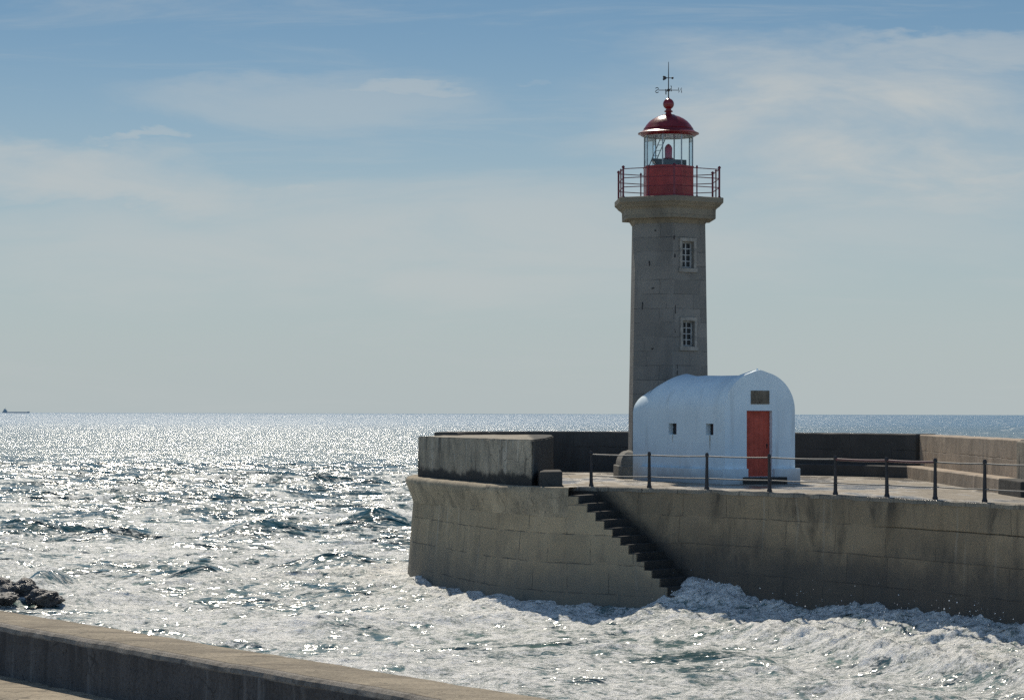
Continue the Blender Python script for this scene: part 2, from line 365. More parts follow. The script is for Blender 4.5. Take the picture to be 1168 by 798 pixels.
# ---- the pier itself
pier = thing('stone_pier', (4, 66, 0), 'curved granite pier with a rounded head and steps, carrying the lighthouse above the foam', 'pier')
bm = bmesh.new()                                    # deck
outline = [tuple(p) for p in headS[::-1]]
rightD = [(x, edge_y(x)) for x in np.linspace(1.62, 17.5, 60)]
poly = [(1.45, 65.05)]+rightD+[(21, 43), (15.2, 56), (13.6, 61.3), (13.0, 61.5)]+[tuple(p) for p in backS[::-1]]+outline[1:-1]
fverts = [bm.verts.new((x, y, DECK)) for x, y in poly]
es = [bm.edges.new((fverts[i], fverts[(i+1) % len(fverts)])) for i in range(len(fverts))]
bmesh.ops.triangle_fill(bm, edges=es, use_beauty=True)
for f in bm.faces:
    if f.normal.z < 0: f.normal_flip()
obj('deck', shift(bm, pier), 'deck', pier)
# right-hand quay wall: worn coping on top of a slightly battered face
xs = np.linspace(1.3, 17.5, 220); R = np.c_[xs, [edge_y(x) for x in xs]]
jg = .04*np.clip((xs-8.2)/.8, 0, 1)
bm = bmesh.new(); strip_wall(bm, R, [(.30, -1.5), (.2, 0), (.13, 1.2), (.07, 2.2), (.048, 2.66), (.047, 2.67), (.046-jg, 2.675), (.046-jg, 2.69), (.045, 2.70), (.045, 3.27), (.02, 3.34)])
rand_rough(bm, .035, 1.3, (1, 1, .3)); bmesh.ops.recalc_face_normals(bm, faces=bm.faces)
obj('quay_wall', shift(bm, pier), 'pier', pier)
bm = bmesh.new()                                    # coping: ragged edge of the deck
strip_wall(bm, R, [(.06, 3.25), (.055, 3.335), (.03, 3.36), (-.35, 3.362), (-.36, 3.33)])
rand_rough(bm, .03, 2.2, (1, 1, .6)); bmesh.ops.recalc_face_normals(bm, faces=bm.faces)
obj('coping', shift(bm, pier), 'deck', pier)
# the head: battered wall, cove cornice dying out towards the steps
k = np.clip((headS[:, 0]*-1+1.1)/1.9, 0, 1); k = k*k*(3-2*k)
bm = bmesh.new(); strip_wall(bm, headS, [(.28, -1.5), (.19, 0), (.10, 1.2), (.02, 2.2), (.0, 2.62)], flip=True)
rand_rough(bm, .02, 1.2, (1, 1, .2)); bmesh.ops.recalc_face_normals(bm, faces=bm.faces)
obj('head_wall', shift(bm, pier), 'head', pier)
bm = bmesh.new(); strip_wall(bm, headS, [(0, 2.6), (.03*k+.01, 2.75), (.10*k+.012, 2.92), (.16*k+.014, 3.08), (.20*k+.015, 3.18), (.21*k+.015, 3.28), (.17*k, 3.35), (.12*k-.04, 3.365), (-.3, 3.366), (-.32, 3.33)], flip=True)
rand_rough(bm, .035, 1.6, (1, 1, .7)); bmesh.ops.recalc_face_normals(bm, faces=bm.faces)
obj('head_cornice', shift(bm, pier), 'cornice', pier, smooth=50)
bm = bmesh.new(); bL = [tuple(p) for p in backS]+[(13.0, 61.5), (13.6, 61.3), (15.2, 56), (21, 43)]
strip_wall(bm, bL, [(.3, -1.5), (0, 3.34)], flip=True); bmesh.ops.recalc_face_normals(bm, faces=bm.faces)
obj('outer_wall', shift(bm, pier), 'pier', pier)
# flight of steps running down along the quay wall
st = thing('tmp', (0, 0, 0), 'x', 'x'); bpy.data.objects.remove(st)
bm = bmesh.new(); lay = bm.loops.layers.uv.verify()
n_st, rise = 17, .2; run = .262
sx, sy = 1.45, 65.05
cur = np.array([sx, sy]); w = .86
def tang(x):
    g = (edge_y(x+.05)-edge_y(x-.05))/.1; v = np.array([1, g]); return v/np.hypot(*v)
pts = [cur]
for i in range(n_st+1):
    tt = tang(pts[-1][0]+.5); pts.append(pts[-1]+tt*run)
stepsbm = bm
for i in range(n_st):
    a, b = pts[i], pts[i+1]; t = (b-a)/np.hypot(*(b-a)); nn = np.array([-t[1], t[0]])       # inward, towards the wall
    nn = nn if nn[1] > 0 else -nn
    ztop = DECK-rise*(i+1)+random.uniform(-.02, .02)
    jut = random.uniform(0, .03); q = [a, b+t*.02, b+t*.02+nn*(w+.35), a+nn*(w+.35)]
    ob = [-nn*(1-k_)+np.array([-.743, -.669])*k_ for k_ in (max(0, 1-i/3), max(0, 1-(i+1)/3))]
    ofs = [ob[0], ob[1], ob[1]*0, ob[0]*0]
    lo = [bm.verts.new((p[0]+.28*o2[0], p[1]+.28*o2[1], -1.5)) for p, o2 in zip(q, ofs)]; hi = [bm.verts.new((p[0]+o2[0]*.28*(3.2-ztop)/4.7, p[1]+o2[1]*.28*(3.2-ztop)/4.7, ztop)) for p, o2 in zip(q, ofs)]
    for j in range(4):
        f = bm.faces.new((lo[j], lo[(j+1) % 4], hi[(j+1) % 4], hi[j]))
        for lp in f.loops:
            vx = Vector(lp.vert.co); lp[lay].uv = ((vx.x-sx)*1.25+.35*(j == 1), vx.z)
    f = bm.faces.new(hi)
    for lp in f.loops: lp[lay].uv = (lp.vert.co.x, lp.vert.co.y)
bmesh.ops.recalc_face_normals(bm, faces=bm.faces)
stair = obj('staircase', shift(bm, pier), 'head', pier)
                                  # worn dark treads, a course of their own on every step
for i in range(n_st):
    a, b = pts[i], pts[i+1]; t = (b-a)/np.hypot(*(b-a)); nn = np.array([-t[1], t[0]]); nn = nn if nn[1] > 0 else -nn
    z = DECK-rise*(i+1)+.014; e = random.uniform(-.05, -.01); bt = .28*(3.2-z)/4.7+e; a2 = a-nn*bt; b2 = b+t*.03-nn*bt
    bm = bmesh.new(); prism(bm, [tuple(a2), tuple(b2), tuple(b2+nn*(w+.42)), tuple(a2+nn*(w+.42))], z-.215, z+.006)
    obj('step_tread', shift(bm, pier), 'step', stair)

# ---- parapet behind the deck
par = thing('parapet_wall', (6, 82, DECK), 'long waist-high stone wall along the seaward edge of the pier, behind the lighthouse and hut', 'wall')
def wall_strip(line, thick, z0, z1, m, name, parent, rough=.02, flip=True, bulge=0.0):
    bm = bmesh.new()
    strip_wall(bm, line, [(-thick, z0), (-thick, z1-.03), (-thick+.03, z1), (-.03, z1+.004), (0, z1-.03), (0, z0)], flip=flip)
    cols = []
    bm.verts.ensure_lookup_table(); nL = len(line); nR = len(bm.verts)//nL
    for i in (0, nL-1): bm.faces.new([bm.verts[j*nL+i] for j in range(nR)])
    rand_rough(bm, rough, 1.5, (1, 1, .6)); 
    bmesh.ops.recalc_face_normals(bm, faces=bm.faces)
    return obj(name, shift(bm, parent), m, parent)
pl = smooth_line([(-2.42, 79.2), (-2.3, 80.4), (-2.05, 81.4), (-.9, 83.3), (1.6, 84.6), (5.5, 83.6), (9.5, 80.9), (12.2, 78.2), (12.85, 77.0)], 110)
wall_strip(pl, .75, DECK-.02, DECK+1.32, 'shaded_wall', 'rear_stretch', par)
pl2 = np.array([(12.92, y) for y in np.linspace(77.5, 61.6, 30)])
wall_strip(pl2, .62, DECK-.02, DECK+1.30, 'sunlit_wall', 'lit_stretch', par)
wall_strip(smooth_line([(14.0, 58.3), (15.0, 55.8), (17.6, 50), (20.6, 43.3)], 30), .6, DECK-.02, DECK+1.28, 'shaded_wall', 'landward_stretch', par)
end_block = thing('wall_buttress', (12.6, 61, DECK), 'dark stone end block of the seaward wall at the right edge of the photo', 'wall')
bm = bmesh.new(); box(bm, (12.2, 58.2, DECK-.02), (14.2, 61.55, DECK+1.27), bevel=.04); rand_rough(bm, .03, 1.2); obj('wall_block', shift(bm, end_block), 'block', end_block)
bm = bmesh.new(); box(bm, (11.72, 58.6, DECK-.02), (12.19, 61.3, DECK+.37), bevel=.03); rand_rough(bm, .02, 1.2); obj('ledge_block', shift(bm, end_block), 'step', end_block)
bench = thing('stone_bench', (11.9, 70, DECK), 'low stone ledge running along the foot of the seaward wall at the right', 'bench')
bl = np.array(list(smooth_line([(8.2, 81.0), (9.8, 79.7), (11.2, 78.0), (12.28, 76.2)], 22))); bl3 = np.array([(12.28, y) for y in np.linspace(76.45, 61.4, 30)])
wall_strip(bl, .4, DECK-.02, DECK+.36, 'shaded_wall', 'shaded_stretch', bench, .012)
wall_strip(bl3, .45, DECK-.02, DECK+.37, 'sunlit_wall', 'lit_stretch', bench, .012)
# ---- concrete block on the head and the stone beside it
blk = thing('concrete_block', (-1, 73, DECK), 'massive weathered concrete block with black stains on the rounded end of the pier', 'block')
bm = bmesh.new()
pb = [(.54, 66.5), (-.1, 67.75), (-.6, 68.95), (-1.5, 71.8), (-2.3, 74.4), (-2.8, 75.95), (-2.35, 77.4), (-2.0, 79.6), (-.6, 82.2), (1.3, 83.4), (1.28, 78), (.95, 71)]
prism(bm, pb, DECK-.02, DECK+1.22)
bmesh.ops.bevel(bm, geom=[e for e in bm.edges], offset=.03, segments=2, affect='EDGES')
bmesh.ops.subdivide_edges(bm, edges=[e for e in bm.edges if e.calc_length() > .8], cuts=5, use_grid_fill=True)
rand_rough(bm, .02, 1.8); obj('block_body', shift(bm, blk), 'block', blk)
bm = bmesh.new()                                    # thin casting lip half way up
for a, b in zip(pb[0:5], pb[1:6]):
    pass
stn = thing('step_stone', (1.05, 66.6, DECK), 'small dark squared stone between the big concrete block and the steps', 'stone')
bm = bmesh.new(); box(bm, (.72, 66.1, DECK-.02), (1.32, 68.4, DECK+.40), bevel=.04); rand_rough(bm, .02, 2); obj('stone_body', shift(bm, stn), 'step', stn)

# ---- iron railing
rail = thing('railing', (6, 61, DECK), 'low railing of dark iron posts and two thin bars along the edge of the pier', 'railing')
px = [2.075, 3.53, 4.90, 6.30, 7.65, 8.62, 9.46, 10.26, 11.0, 11.75, 12.5, 13.25, 14.0, 14.75, 15.5, 16.2]
posts = [(x-.0, edge_y(x)+.17) for x in px]
for i, (x, y) in enumerate(posts):
    bm = bmesh.new(); lean = random.uniform(-.012, .012)
    lathe(bm, [(.062, 0), (.064, .05), (.05, .08), (.046, .12), (.034, .8), (.036, .84), (.046, .86), (.046, .89), (.03, .93), (.0305, .935)], 12)
    for v in bm.verts: v.co = Vector((v.co.x+lean*v.co.z+x-6, v.co.y+y-61, v.co.z+.0))
    obj('post', bm, 'iron', rail, smooth=40)
def span(a, b, z, r, sag, m, n=7):
    bm = bmesh.new(); tube(bm, [(a[0]+(b[0]-a[0])*t-6, a[1]+(b[1]-a[1])*t-61, z-sag*4*t*(1-t)) for t in np.linspace(0, 1, n)], r, 8)
    obj('bar', bm, m, rail, smooth=60)
for i, (a, b) in enumerate(zip(posts, posts[1:])):
    thick = i in (4, 5)
    span(a, b, .845, .03 if thick else .017, .015, 'rail_maroon' if thick else 'rail')
    span(a, b, .29, .014, .01, 'rail')
# ------------------------------------------------------------------ lighthouse
TX, TY = 4.66, 75.8
A0 = math.radians(2.4)
lh = thing('lighthouse', (TX, TY, DECK), 'slender six-sided granite lighthouse with a red lantern, standing behind the white hut', 'lighthouse')
TWO = PI/3
bm = bmesh.new(); lathe(bm, [(1.80, -.03), (1.80, .36), (1.78, .38)], 6, A0, uv=True)
obj('plinth', bm, 'stone_small', lh)
bm = bmesh.new(); lathe(bm, [(1.72, .375)]+[(1.38+.34*math.cos(t), .40+.40*math.sin(t)) for t in np.linspace(.05, PI/2, 9)]+[(1.33, .82)], 6, A0, uv=True)
obj('base_moulding', bm, 'stone_small', lh)
# shaft with two window openings in the right front side
prof = [(1.315-(1.315-1.195)*t, .80+(7.56-.80)*t) for t in np.linspace(0, 1, 28)]
bm = bmesh.new(); lathe(bm, prof, 6, A0, uv=True); shaft = obj('shaft', bm, 'tower', lh)
nz = A0+TWO/2                                       # azimuth of the right front side's normal
def face_frame(h):                                  # frame on that side: origin, right, outward
    r = (1.315-(1.315-1.195)*(h-.8)/6.76)*math.cos(PI/6)
    n = Vector((math.sin(nz), -math.cos(nz), 0)); rt = Vector((math.cos(nz), math.sin(nz), 0))
    return n*r-rt*.06, rt, n
def fbox(bm, O, rt, n, x0, x1, d0, d1, z0, z1):     # box in that frame (d outward)
    vs = [bm.verts.new(O+rt*x+n*d+Vector((0, 0, z))) for z in (z0, z1) for (x, d) in ((x0, d0), (x1, d0), (x1, d1), (x0, d1))]
    for f in ((0, 1, 2, 3), (4, 5, 6, 7), (0, 1, 5, 4), (1, 2, 6, 5), (2, 3, 7, 6), (3, 0, 4, 7)): bm.faces.new([vs[i] for i in f])
    bmesh.ops.recalc_face_normals(bm, faces=bm.faces)
wins = [(6.08, 7.09), (3.77, 4.75)]; cutters = []
for z0, z1 in wins:
    O, rt, n = face_frame((z0+z1)/2); bm = bmesh.new(); fbox(bm, O, rt, n, -.215, .215, -.16, .2, z0+.13, z1-.12)
    cutters.append(obj('cutter', bm, 'tower', lh))
cut(shaft, cutters)
for z0, z1 in wins:
    O, rt, n = face_frame((z0+z1)/2)
    bm = bmesh.new()
    fbox(bm, O, rt, n, -.30, -.216, -.05, .035, z0+.11, z1-.10); fbox(bm, O, rt, n, .216, .30, -.05, .035, z0+.11, z1-.10)
    fbox(bm, O, rt, n, -.30, .30, -.05, .04, z1-.10, z1); 
    wdw = obj('window', bm, 'surround', lh)
    bm = bmesh.new(); fbox(bm, O, rt, n, -.33, .33, -.05, .06, z0, z0+.11); obj('sill', bm, 'surround', wdw)
    bm = bmesh.new(); fbox(bm, O, rt, n, -.213, .213, -.155, -.14, z0+.12, z1-.11); obj('pane', bm, 'pane_dark', wdw)
    bm = bmesh.new(); W, B = .21, z0+.125; Tt = z1-.115
    for x0, x1 in ((-W, -W+.045), (-.018, .018), (W-.045, W)): fbox(bm, O, rt, n, x0, x1, -.138, -.10, B, Tt)
    for i in range(5):
        zc = B+.02+(Tt-B-.04)*i/4; h = .022 if i in (0, 4) else .014
        for x0, x1 in ((-W+.046, -.019), (.019, W-.046)): fbox(bm, O, rt, n, x0, x1, -.137, -.102, zc-h, zc+h)
    obj('sash', bm, 'frame_white', wdw)
# put-log holes and broken stone edges
nl = A0-TWO/2; nL = Vector((math.sin(nl), -math.cos(nl), 0)); rL = Vector((math.cos(nl), math.sin(nl), 0))
for z, s, hw, hh in ((7.30, .02, .06, .025), (5.6, -.0, .05, .02), (3.82, .0, .045, .022), (6.25, -.15, .018, .16), (5.1, -.35, .015, .1)):
    r = (1.315-(1.315-1.195)*(z-.8)/6.76)*math.cos(PI/6); bm = bmesh.new(); fbox(bm, nL*r, rL, nL, s-hw, s+hw, -.02, .004, z-hh, z+hh); bmesh.ops.subdivide_edges(bm, edges=bm.edges[:], cuts=3, use_grid_fill=True); rand_rough(bm, .022, 7); obj('wall_hole', bm, 'crack', lh)
for z, s, hw, hh in ((7.08, -.48, .02, .06), (6.55, -.47, .02, .05), (4.9, -.46, .016, .2), (4.35, -.48, .02, .06), (3.2, -.42, .012, .16)):
    O, rt, n = face_frame(z); bm = bmesh.new(); fbox(bm, O, rt, n, s-hw, s+hw, -.02, .004, z-hh, z+hh); bmesh.ops.subdivide_edges(bm, edges=bm.edges[:], cuts=3, use_grid_fill=True); rand_rough(bm, .022, 7); obj('wall_hole', bm, 'crack', lh)
# gallery
bm = bmesh.new()
lathe(bm, [(1.18, 7.50), (1.21, 7.54), (1.28, 7.64), (1.29, 7.655), (1.52, 7.665), (1.53, 7.68), (1.535, 7.93), (1.57, 7.97), (1.65, 8.02), (1.725, 8.10), (1.745, 8.11), (1.775, 8.14), (1.78, 8.275), (1.755, 8.29)], 6, A0, uv=True)
gal = obj('gallery', bm, 'gallery', lh)
# gallery railing
gr_root = None
bm = bmesh.new()
RR = 1.645; corner = [(RR*math.sin(A0+TWO*k), -RR*math.cos(A0+TWO*k)) for k in range(6)]
for z in (9.13, 8.86, 8.59):
    for k in range(6):
        a, b = corner[k], corner[(k+1) % 6]; tube(bm, [(a[0], a[1], z), (b[0], b[1], z)], .014, 6)
gr = obj('gallery_railing', bm, 'red_rail', lh)
for k in range(6):
    a, b = corner[k], corner[(k+1) % 6]
    for (x, y, r, top) in ((a[0], a[1], .030, 9.15), ((a[0]+b[0])/2, (a[1]+b[1])/2, .020, 9.13)):
        bm = bmesh.new(); lathe(bm, [(r*1.7, 8.285), (r*1.6, 8.31), (r, 8.33), (r, top), (r*1.7, top+.02), (r*1.5, top+.05), (.004, top+.085)], 10, 0, (x, y)); obj('post', bm, 'red_rail', gr, smooth=40)
# lantern
A8 = math.radians(28.0); RL = .765
bm = bmesh.new(); lathe(bm, [(RL+.02, 8.28), (RL+.02, 8.36), (RL, 8.43), (RL, 9.22), (RL+.015, 9.23), (RL+.015, 9.275), (.65, 9.28)], 8, A8)
drum = obj('lantern_drum', bm, 'red', lh)
bm = bmesh.new()
for k in range(8):
    a, b = A8+2*PI*k/8, A8+2*PI*(k+1)/8; q = RL*.955
    vs = [bm.verts.new((q*math.sin(t), -q*math.cos(t), z)) for t, z in ((a, 9.28), (b, 9.28), (b, 10.19), (a, 10.19))]; bm.faces.new(vs)
lan = obj('lantern_glazing', bm, 'glass', lh)
for k in range(8):
    bm = bmesh.new(); a = A8+2*PI*k/8; tube(bm, [(RL*.965*math.sin(a), -RL*.965*math.cos(a), 9.27), (RL*.965*math.sin(a), -RL*.965*math.cos(a), 10.2)], .022, 6)
    obj('glazing_bar', bm, 'grey_metal', lan)
bm = bmesh.new(); lathe(bm, [(.52, 10.19), (RL*.97, 10.17), (RL*.97, 10.18), (.5, 10.2)], 32); obj('lantern_ceiling', bm, 'ceiling', lan)
bm = bmesh.new(); lathe(bm, [(.745, 10.185), (.80, 10.19), (.865, 10.235), (.91, 10.25), (.915, 10.275), (.88, 10.29), (.80, 10.33), (.745, 10.385), (.735, 10.40), (.745, 10.415), (.72, 10.44), (.66, 10.53), (.57, 10.63), (.46, 10.71), (.33, 10.775), (.2, 10.815), (.19, 10.83), (.10, 10.84)], 48)
roof = obj('roof', bm, 'red_dome', lh, smooth=35)
bm = bmesh.new(); lathe(bm, [(.12, 10.83), (.085, 10.87), (.08, 10.90), (.125, 10.92), (.13, 10.945), (.085, 10.97), (.08, 11.01)]+[(.166*math.cos(t), 11.155+.166*math.sin(t)) for t in np.linspace(-1.05, 1.25, 14)]+[(.03, 11.33), (.015, 11.36)], 28)
obj('ball_finial', bm, 'red_dome', roof, smooth=35)
# weather vane: rod, compass arms with letters readable from the sea (mirrored from here), heart-tailed arrow
bm = bmesh.new(); tube(bm, [(0, 0, 11.34), (0, 0, 11.95), (0, 0, 12.42)], [.017, .014, .008], 8)
lathe(bm, [(.03, 11.53), (.045, 11.55), (.045, 11.59), (.03, 11.61)], 10)
tube(bm, [(-.30, 0, 11.57), (.30, 0, 11.57)], .011, 6); tube(bm, [(.05, -.33, 11.57), (-.05, .33, 11.57)], .011, 6)
vane = obj('weather_vane', bm, 'iron', roof)
def letter(strokes, at, rz):
    for s in strokes:
        yield [Vector((at[0]+p[0]*math.cos(rz), at[1]+p[0]*math.sin(rz), at[2]+p[1])) for p in s]
sS = [[(.05*math.cos(t)*.9, .038+.037*math.sin(t)) for t in np.linspace(.5, 4.7, 9)]+[(-.045*math.cos(t), -.037+.037*math.sin(t)) for t in np.linspace(1.7, -2.6, 9)][::1]]
S_m = [[(-.045, .05), (-.02, .073), (.025, .073), (.047, .045), (.03, .012), (0, 0), (-.03, -.012), (-.047, -.045), (-.02, -.073), (.025, -.073), (.045, -.05)]]
N_m = [[(.045, -.075), (.045, .075), (-.045, -.075), (-.045, .075)]]          # seen from behind
E_m = [[(-.045, .075), (.045, .075), (.045, -.075), (-.045, -.075)], [(.045, 0), (-.03, 0)]]
W_m = [[(-.06, .075), (-.03, -.075), (0, .04), (.03, -.075), (.06, .075)]]
for nm, strokes, at, rz in (('letter_s', S_m, (-.345, 0, 11.57), 0), ('letter_n', N_m, (.345, 0, 11.57), 0), ('letter_e', E_m, (.055, -.37, 11.57), PI/2-.15), ('letter_w', W_m, (-.055, .37, 11.57), PI/2-.15)):
    bm = bmesh.new()
    for s in letter(strokes, at, rz): tube(bm, s, .013, 6)
    obj('compass_letter', bm, 'iron', roof)
bm = bmesh.new(); d = Vector((.8, .6, 0)); tube(bm, [d*-.14+Vector((0, 0, 11.93)), d*.14+Vector((0, 0, 11.945))], .012, 6)
hp = [(-.06, 0), (-.13, .045), (-.2, .055), (-.225, .03), (-.2, -.005), (-.225, -.05), (-.2, -.085), (-.12, -.05)]
for th in (-.012, .012): pass
f0 = [bm.verts.new(d*x+Vector((-d.y, d.x, 0))*-.01+Vector((0, 0, 11.93+z))) for x, z in hp]; f1 = [bm.verts.new(d*x+Vector((-d.y, d.x, 0))*.01+Vector((0, 0, 11.93+z))) for x, z in hp]
bm.faces.new(f0); bm.faces.new(f1[::-1])
for i in range(len(hp)): bm.faces.new((f0[i], f1[i], f1[(i+1) % len(hp)], f0[(i+1) % len(hp)]))
bmesh.ops.create_icosphere(bm, subdivisions=2, radius=.036, matrix=Matrix.Translation(d*.155+Vector((0, 0, 11.947))))
bmesh.ops.recalc_face_normals(bm, faces=bm.faces); obj('wind_arrow', bm, 'iron', roof)
# inside the lantern: beacon, equipment case, ladder
bm = bmesh.new(); lathe(bm, [(.13, 9.38), (.17, 9.40), (.17, 9.43), (.1, 9.45), (.1, 9.5), (.155, 9.51), (.16, 9.53), (.11, 9.55), (.115, 9.84), (.08, 9.91), (.02, 9.96)], 20); obj('beacon_lamp', bm, 'lamp_red', lan, smooth=40)
bm = bmesh.new(); box(bm, (-.33, -.3, 9.27), (.52, .3, 9.50), bevel=.02)
for v in bm.verts: v.co.z -= max(0, (v.co.x+.33))*.05; v.co.x -= .12*(v.co.z-9.27)/.15 if v.co.x < -.2 else 0
obj('equipment_case', bm, 'solar', lan)
bm = bmesh.new()
for o_ in (-.09, .06): tube(bm, [(-.50+o_, .1, 9.27), (-.13+o_, .1, 10.17)], .016, 6)
for t in (.2, .38, .56, .74, .9): tube(bm, [(-.59+.37*t, .1, 9.27+.9*t), (-.44+.37*t, .1, 9.27+.9*t)], .010, 6)
obj('ladder', bm, 'grey_metal', lan)

# ------------------------------------------------------------------ white vaulted hut
HR = math.radians(26.6)
hut = thing('vaulted_hut', (6.80, 69.66, DECK), 'small whitewashed barrel-vaulted hut with a red door in front of the lighthouse', 'hut', rz=HR)
def arch(hw, spring, top, n=22, pt=.0):
    """right foot, up, over, down to left foot"""
    P = [(hw, -.03), (hw, .9), (hw, spring*.75), (hw, spring)]
    for i in range(1, 2*n):
        a = PI*i/(2*n); x = hw*math.cos(a); z = spring+(top-spring)*math.sin(a)**(.97)
        z += pt*max(0, 1-abs(x)/(.22*hw)); P.append((x, z))
    P += [(-hw, spring), (-hw, spring*.75), (-hw, .9), (-hw, -.03)]
    return P
stations = []
HL = 5.15
stations.append((.0, 1.13, 1.98, 3.07, .045)); stations.append((.30, 1.13, 1.98, 3.07, .045)); stations.append((.42, 1.125, 1.98, 3.045, .02))
stations.append((.55, 1.115, 1.97, 2.965, 0))
for y in (1.2, 2.0, 2.8, 3.5): stations.append((y, 1.115, 1.97, 2.985+.012*math.sin(y*3), 0))
stations.append((3.95, 1.115, 1.97, 3.03, .03))
for q in np.linspace(.15, 1, 9):
    stations.append((3.95+1.22*q, 1.115-.03*q**3, 1.97-.05*q**2, 3.03-.40*q**1.15, .03*(1-q)))
bm = bmesh.new(); rings = []
for y, hw, sp, tp, pt in stations: rings.append([bm.verts.new((x, y, z)) for x, z in arch(hw, sp, tp, pt=pt)])
for A, B in zip(rings, rings[1:]):
    for i in range(len(A)-1): bm.faces.new((A[i], B[i], B[i+1], A[i+1]))
    bm.faces.new((A[-1], B[-1], B[0], A[0]))
bm.faces.new(rings[0]); bm.faces.new(rings[-1][::-1])
bmesh.ops.recalc_face_normals(bm, faces=bm.faces)
body = obj('walls_and_vault', bm, 'white', hut)
def hcut(lo, hi):
    b = bmesh.new(); box(b, lo, hi); return obj('cutter', b, 'white', hut)
cut(body, [hcut((-.43, -.2, .2), (.39, .22, 2.0)), hcut((-1.3, .62, 1.33), (-.93, 1.02, 1.64)), hcut((-1.3, 2.62, 1.33), (-.93, 3.06, 1.64))])
for p in body.data.polygons: p.use_smooth = True
body.data.set_sharp_from_angle(angle=math.radians(28))
bm = bmesh.new()                                    # plinth band round the hut, open at the door
box(bm, (-1.24, -.11, -.03), (-.44, -.002, .42), bevel=.012); box(bm, (.40, -.11, -.03), (1.24, -.002, .42), bevel=.012)
box(bm, (-1.24, .0, -.03), (-1.117, 4.6, .40), bevel=.012); box(bm, (1.117, .0, -.03), (1.24, 4.6, .40), bevel=.012)
obj('base_band', bm, 'white', hut)
bm = bmesh.new(); box(bm, (-.425, .13, .2), (.385, .17, 1.995))
for x in (-.27, -.11, .05, .21): box(bm, (x-.006, .124, .22), (x+.006, .131, 1.97))
door = obj('door', bm, 'door', hut)
bm = bmesh.new(); bmesh.ops.create_icosphere(bm, subdivisions=2, radius=.022, matrix=Matrix.Translation((.3, .115, 1.05))); box(bm, (.28, .122, .98), (.32, .1295, 1.1)); obj('door_handle', bm, 'iron', door)
bm = bmesh.new(); box(bm, (-.62, -.45, -.03), (.60, .2, .19), bevel=.02); rand_rough(bm, .01, 3); obj('doorstep', bm, 'step', hut)
bm = bmesh.new(); box(bm, (-.30, -.022, 2.18), (.29, .004, 2.55), bevel=.006)
for i in range(5): box(bm, (-.24+.02*(i % 2), -.027, 2.245+.055*i), (.23-.03*((i+1) % 2), -.0222, 2.262+.055*i))
obj('plaque', bm, 'plaque', hut)
for y0, y1 in ((.62, 1.02), (2.62, 3.06)):
    bm = bmesh.new(); box(bm, (-.97, y0+.004, 1.332), (-.935, y1-.004, 1.638)); wn = obj('side_window', bm, 'pane_dark', hut)
    bm = bmesh.new(); box(bm, (-.995, y0+.003, 1.333), (-.972, y0+.25, 1.637)); obj('shutter', bm, 'pane_red', wn)
bm = bmesh.new()                                    # crack where the vault meets the rear
for i, t in enumerate(np.linspace(0, 1, 7)):
    pass
cr = [(1.04, 1.16, .028), (1.22, 1.05, .024), (1.38, .93, .018), (1.5, .85, .006)]
bm.free()
bm = bmesh.new()
bv = None
from mathutils.bvhtree import BVHTree
hb = bmesh.new(); hb.from_mesh(body.data); bv = BVHTree.FromBMesh(hb)
prev = None
for q, (ang, y) in enumerate(((1.02, 4.72), (.9, 4.62), (.78, 4.56), (.66, 4.55), (.55, 4.58))):
    o_ = Vector((0, y, 1.9)); dr = Vector((-math.cos(ang), 0, math.sin(ang)))
    hit = bv.ray_cast(o_+dr*3, -dr)[0]
    wv = (.05, .04, .03, .02, .004)[q]; row = [bm.verts.new(hit+dr*.004+Vector((0, s*wv, 0))) for s in (-1, 1)]
    if prev: bm.faces.new((prev[0], prev[1], row[1], row[0]))
    prev = row
hb.free(); obj('crack', bm, 'crack', hut)
for y0, wd, dn in ((.80, .035, .42), (2.83, .02, .22)):
    bm = bmesh.new(); vs = [bm.verts.new((-1.1335+.014*q, y0+sy_*wd*(1-.75*q), 1.325-dn*q)) for q, sy_ in ((0, -1), (0, 1), (.5, 1.1), (1, 1), (1, -1), (.5, -.8))]
    bm.faces.new(vs); 
    for v in vs: v.co.x = -1.1195
    obj('rust_stain', bm, 'rust', hut)
bm = bmesh.new(); tube(bm, [(-.0, .15, 3.07), (0, .15, 3.16)], [.07, .012], 8)
obj('roof_peak', bm, 'white', hut)

# ------------------------------------------------------------------ near sea wall (bottom left)
def at(px_, py_, z):                                # ground point under a direction of view
    d = (EYE-z)/((py_-(470+3*px_/1168))/F); return np.array([(px_-584)/F*d, d])
ZT = 2.75
n0, n1 = at(0, 711, ZT), at(502, 798, ZT); f0_, f1_ = at(0, 693, ZT), at(646, 797.5, ZT)
dirv = (n1-n0)/np.hypot(*(n1-n0)); nrm = np.array([dirv[1], -dirv[0]])
nrm = nrm if nrm[1] > 0 else -nrm                    # towards the sea
wid = abs(np.dot(((f0_-n0)+(f1_-n0))/2-0*dirv, nrm)); 
a_ = n0-dirv*14; b_ = n1+dirv*17
sw = thing('sea_wall', (n1[0], n1[1], 1.0), 'long low concrete wall with a tan top and stained dark face, at the bottom left', 'wall')
LN = np.array([a_+(b_-a_)*t for t in np.linspace(0, 1, 190)])
def bowed(L): return L+nrm[None, :]*(.12*np.sin(np.linspace(0, PI, len(L))))[:, None]
def sheet(prof, m, name, rough, smooth=None):
    bm = bmesh.new(); rows = []
    for off, z in prof: rows.append([bm.verts.new((p[0]+nrm[0]*off, p[1]+nrm[1]*off, z)) for p in LN])
    for A, B in zip(rows, rows[1:]):
        for i in range(len(LN)-1): bm.faces.new((A[i], A[i+1], B[i+1], B[i]))
    rand_rough(bm, rough, 2.3, (1, 1, .5)); bmesh.ops.recalc_face_normals(bm, faces=bm.faces)
    return obj(name, shift(bm, sw), m, sw, smooth)
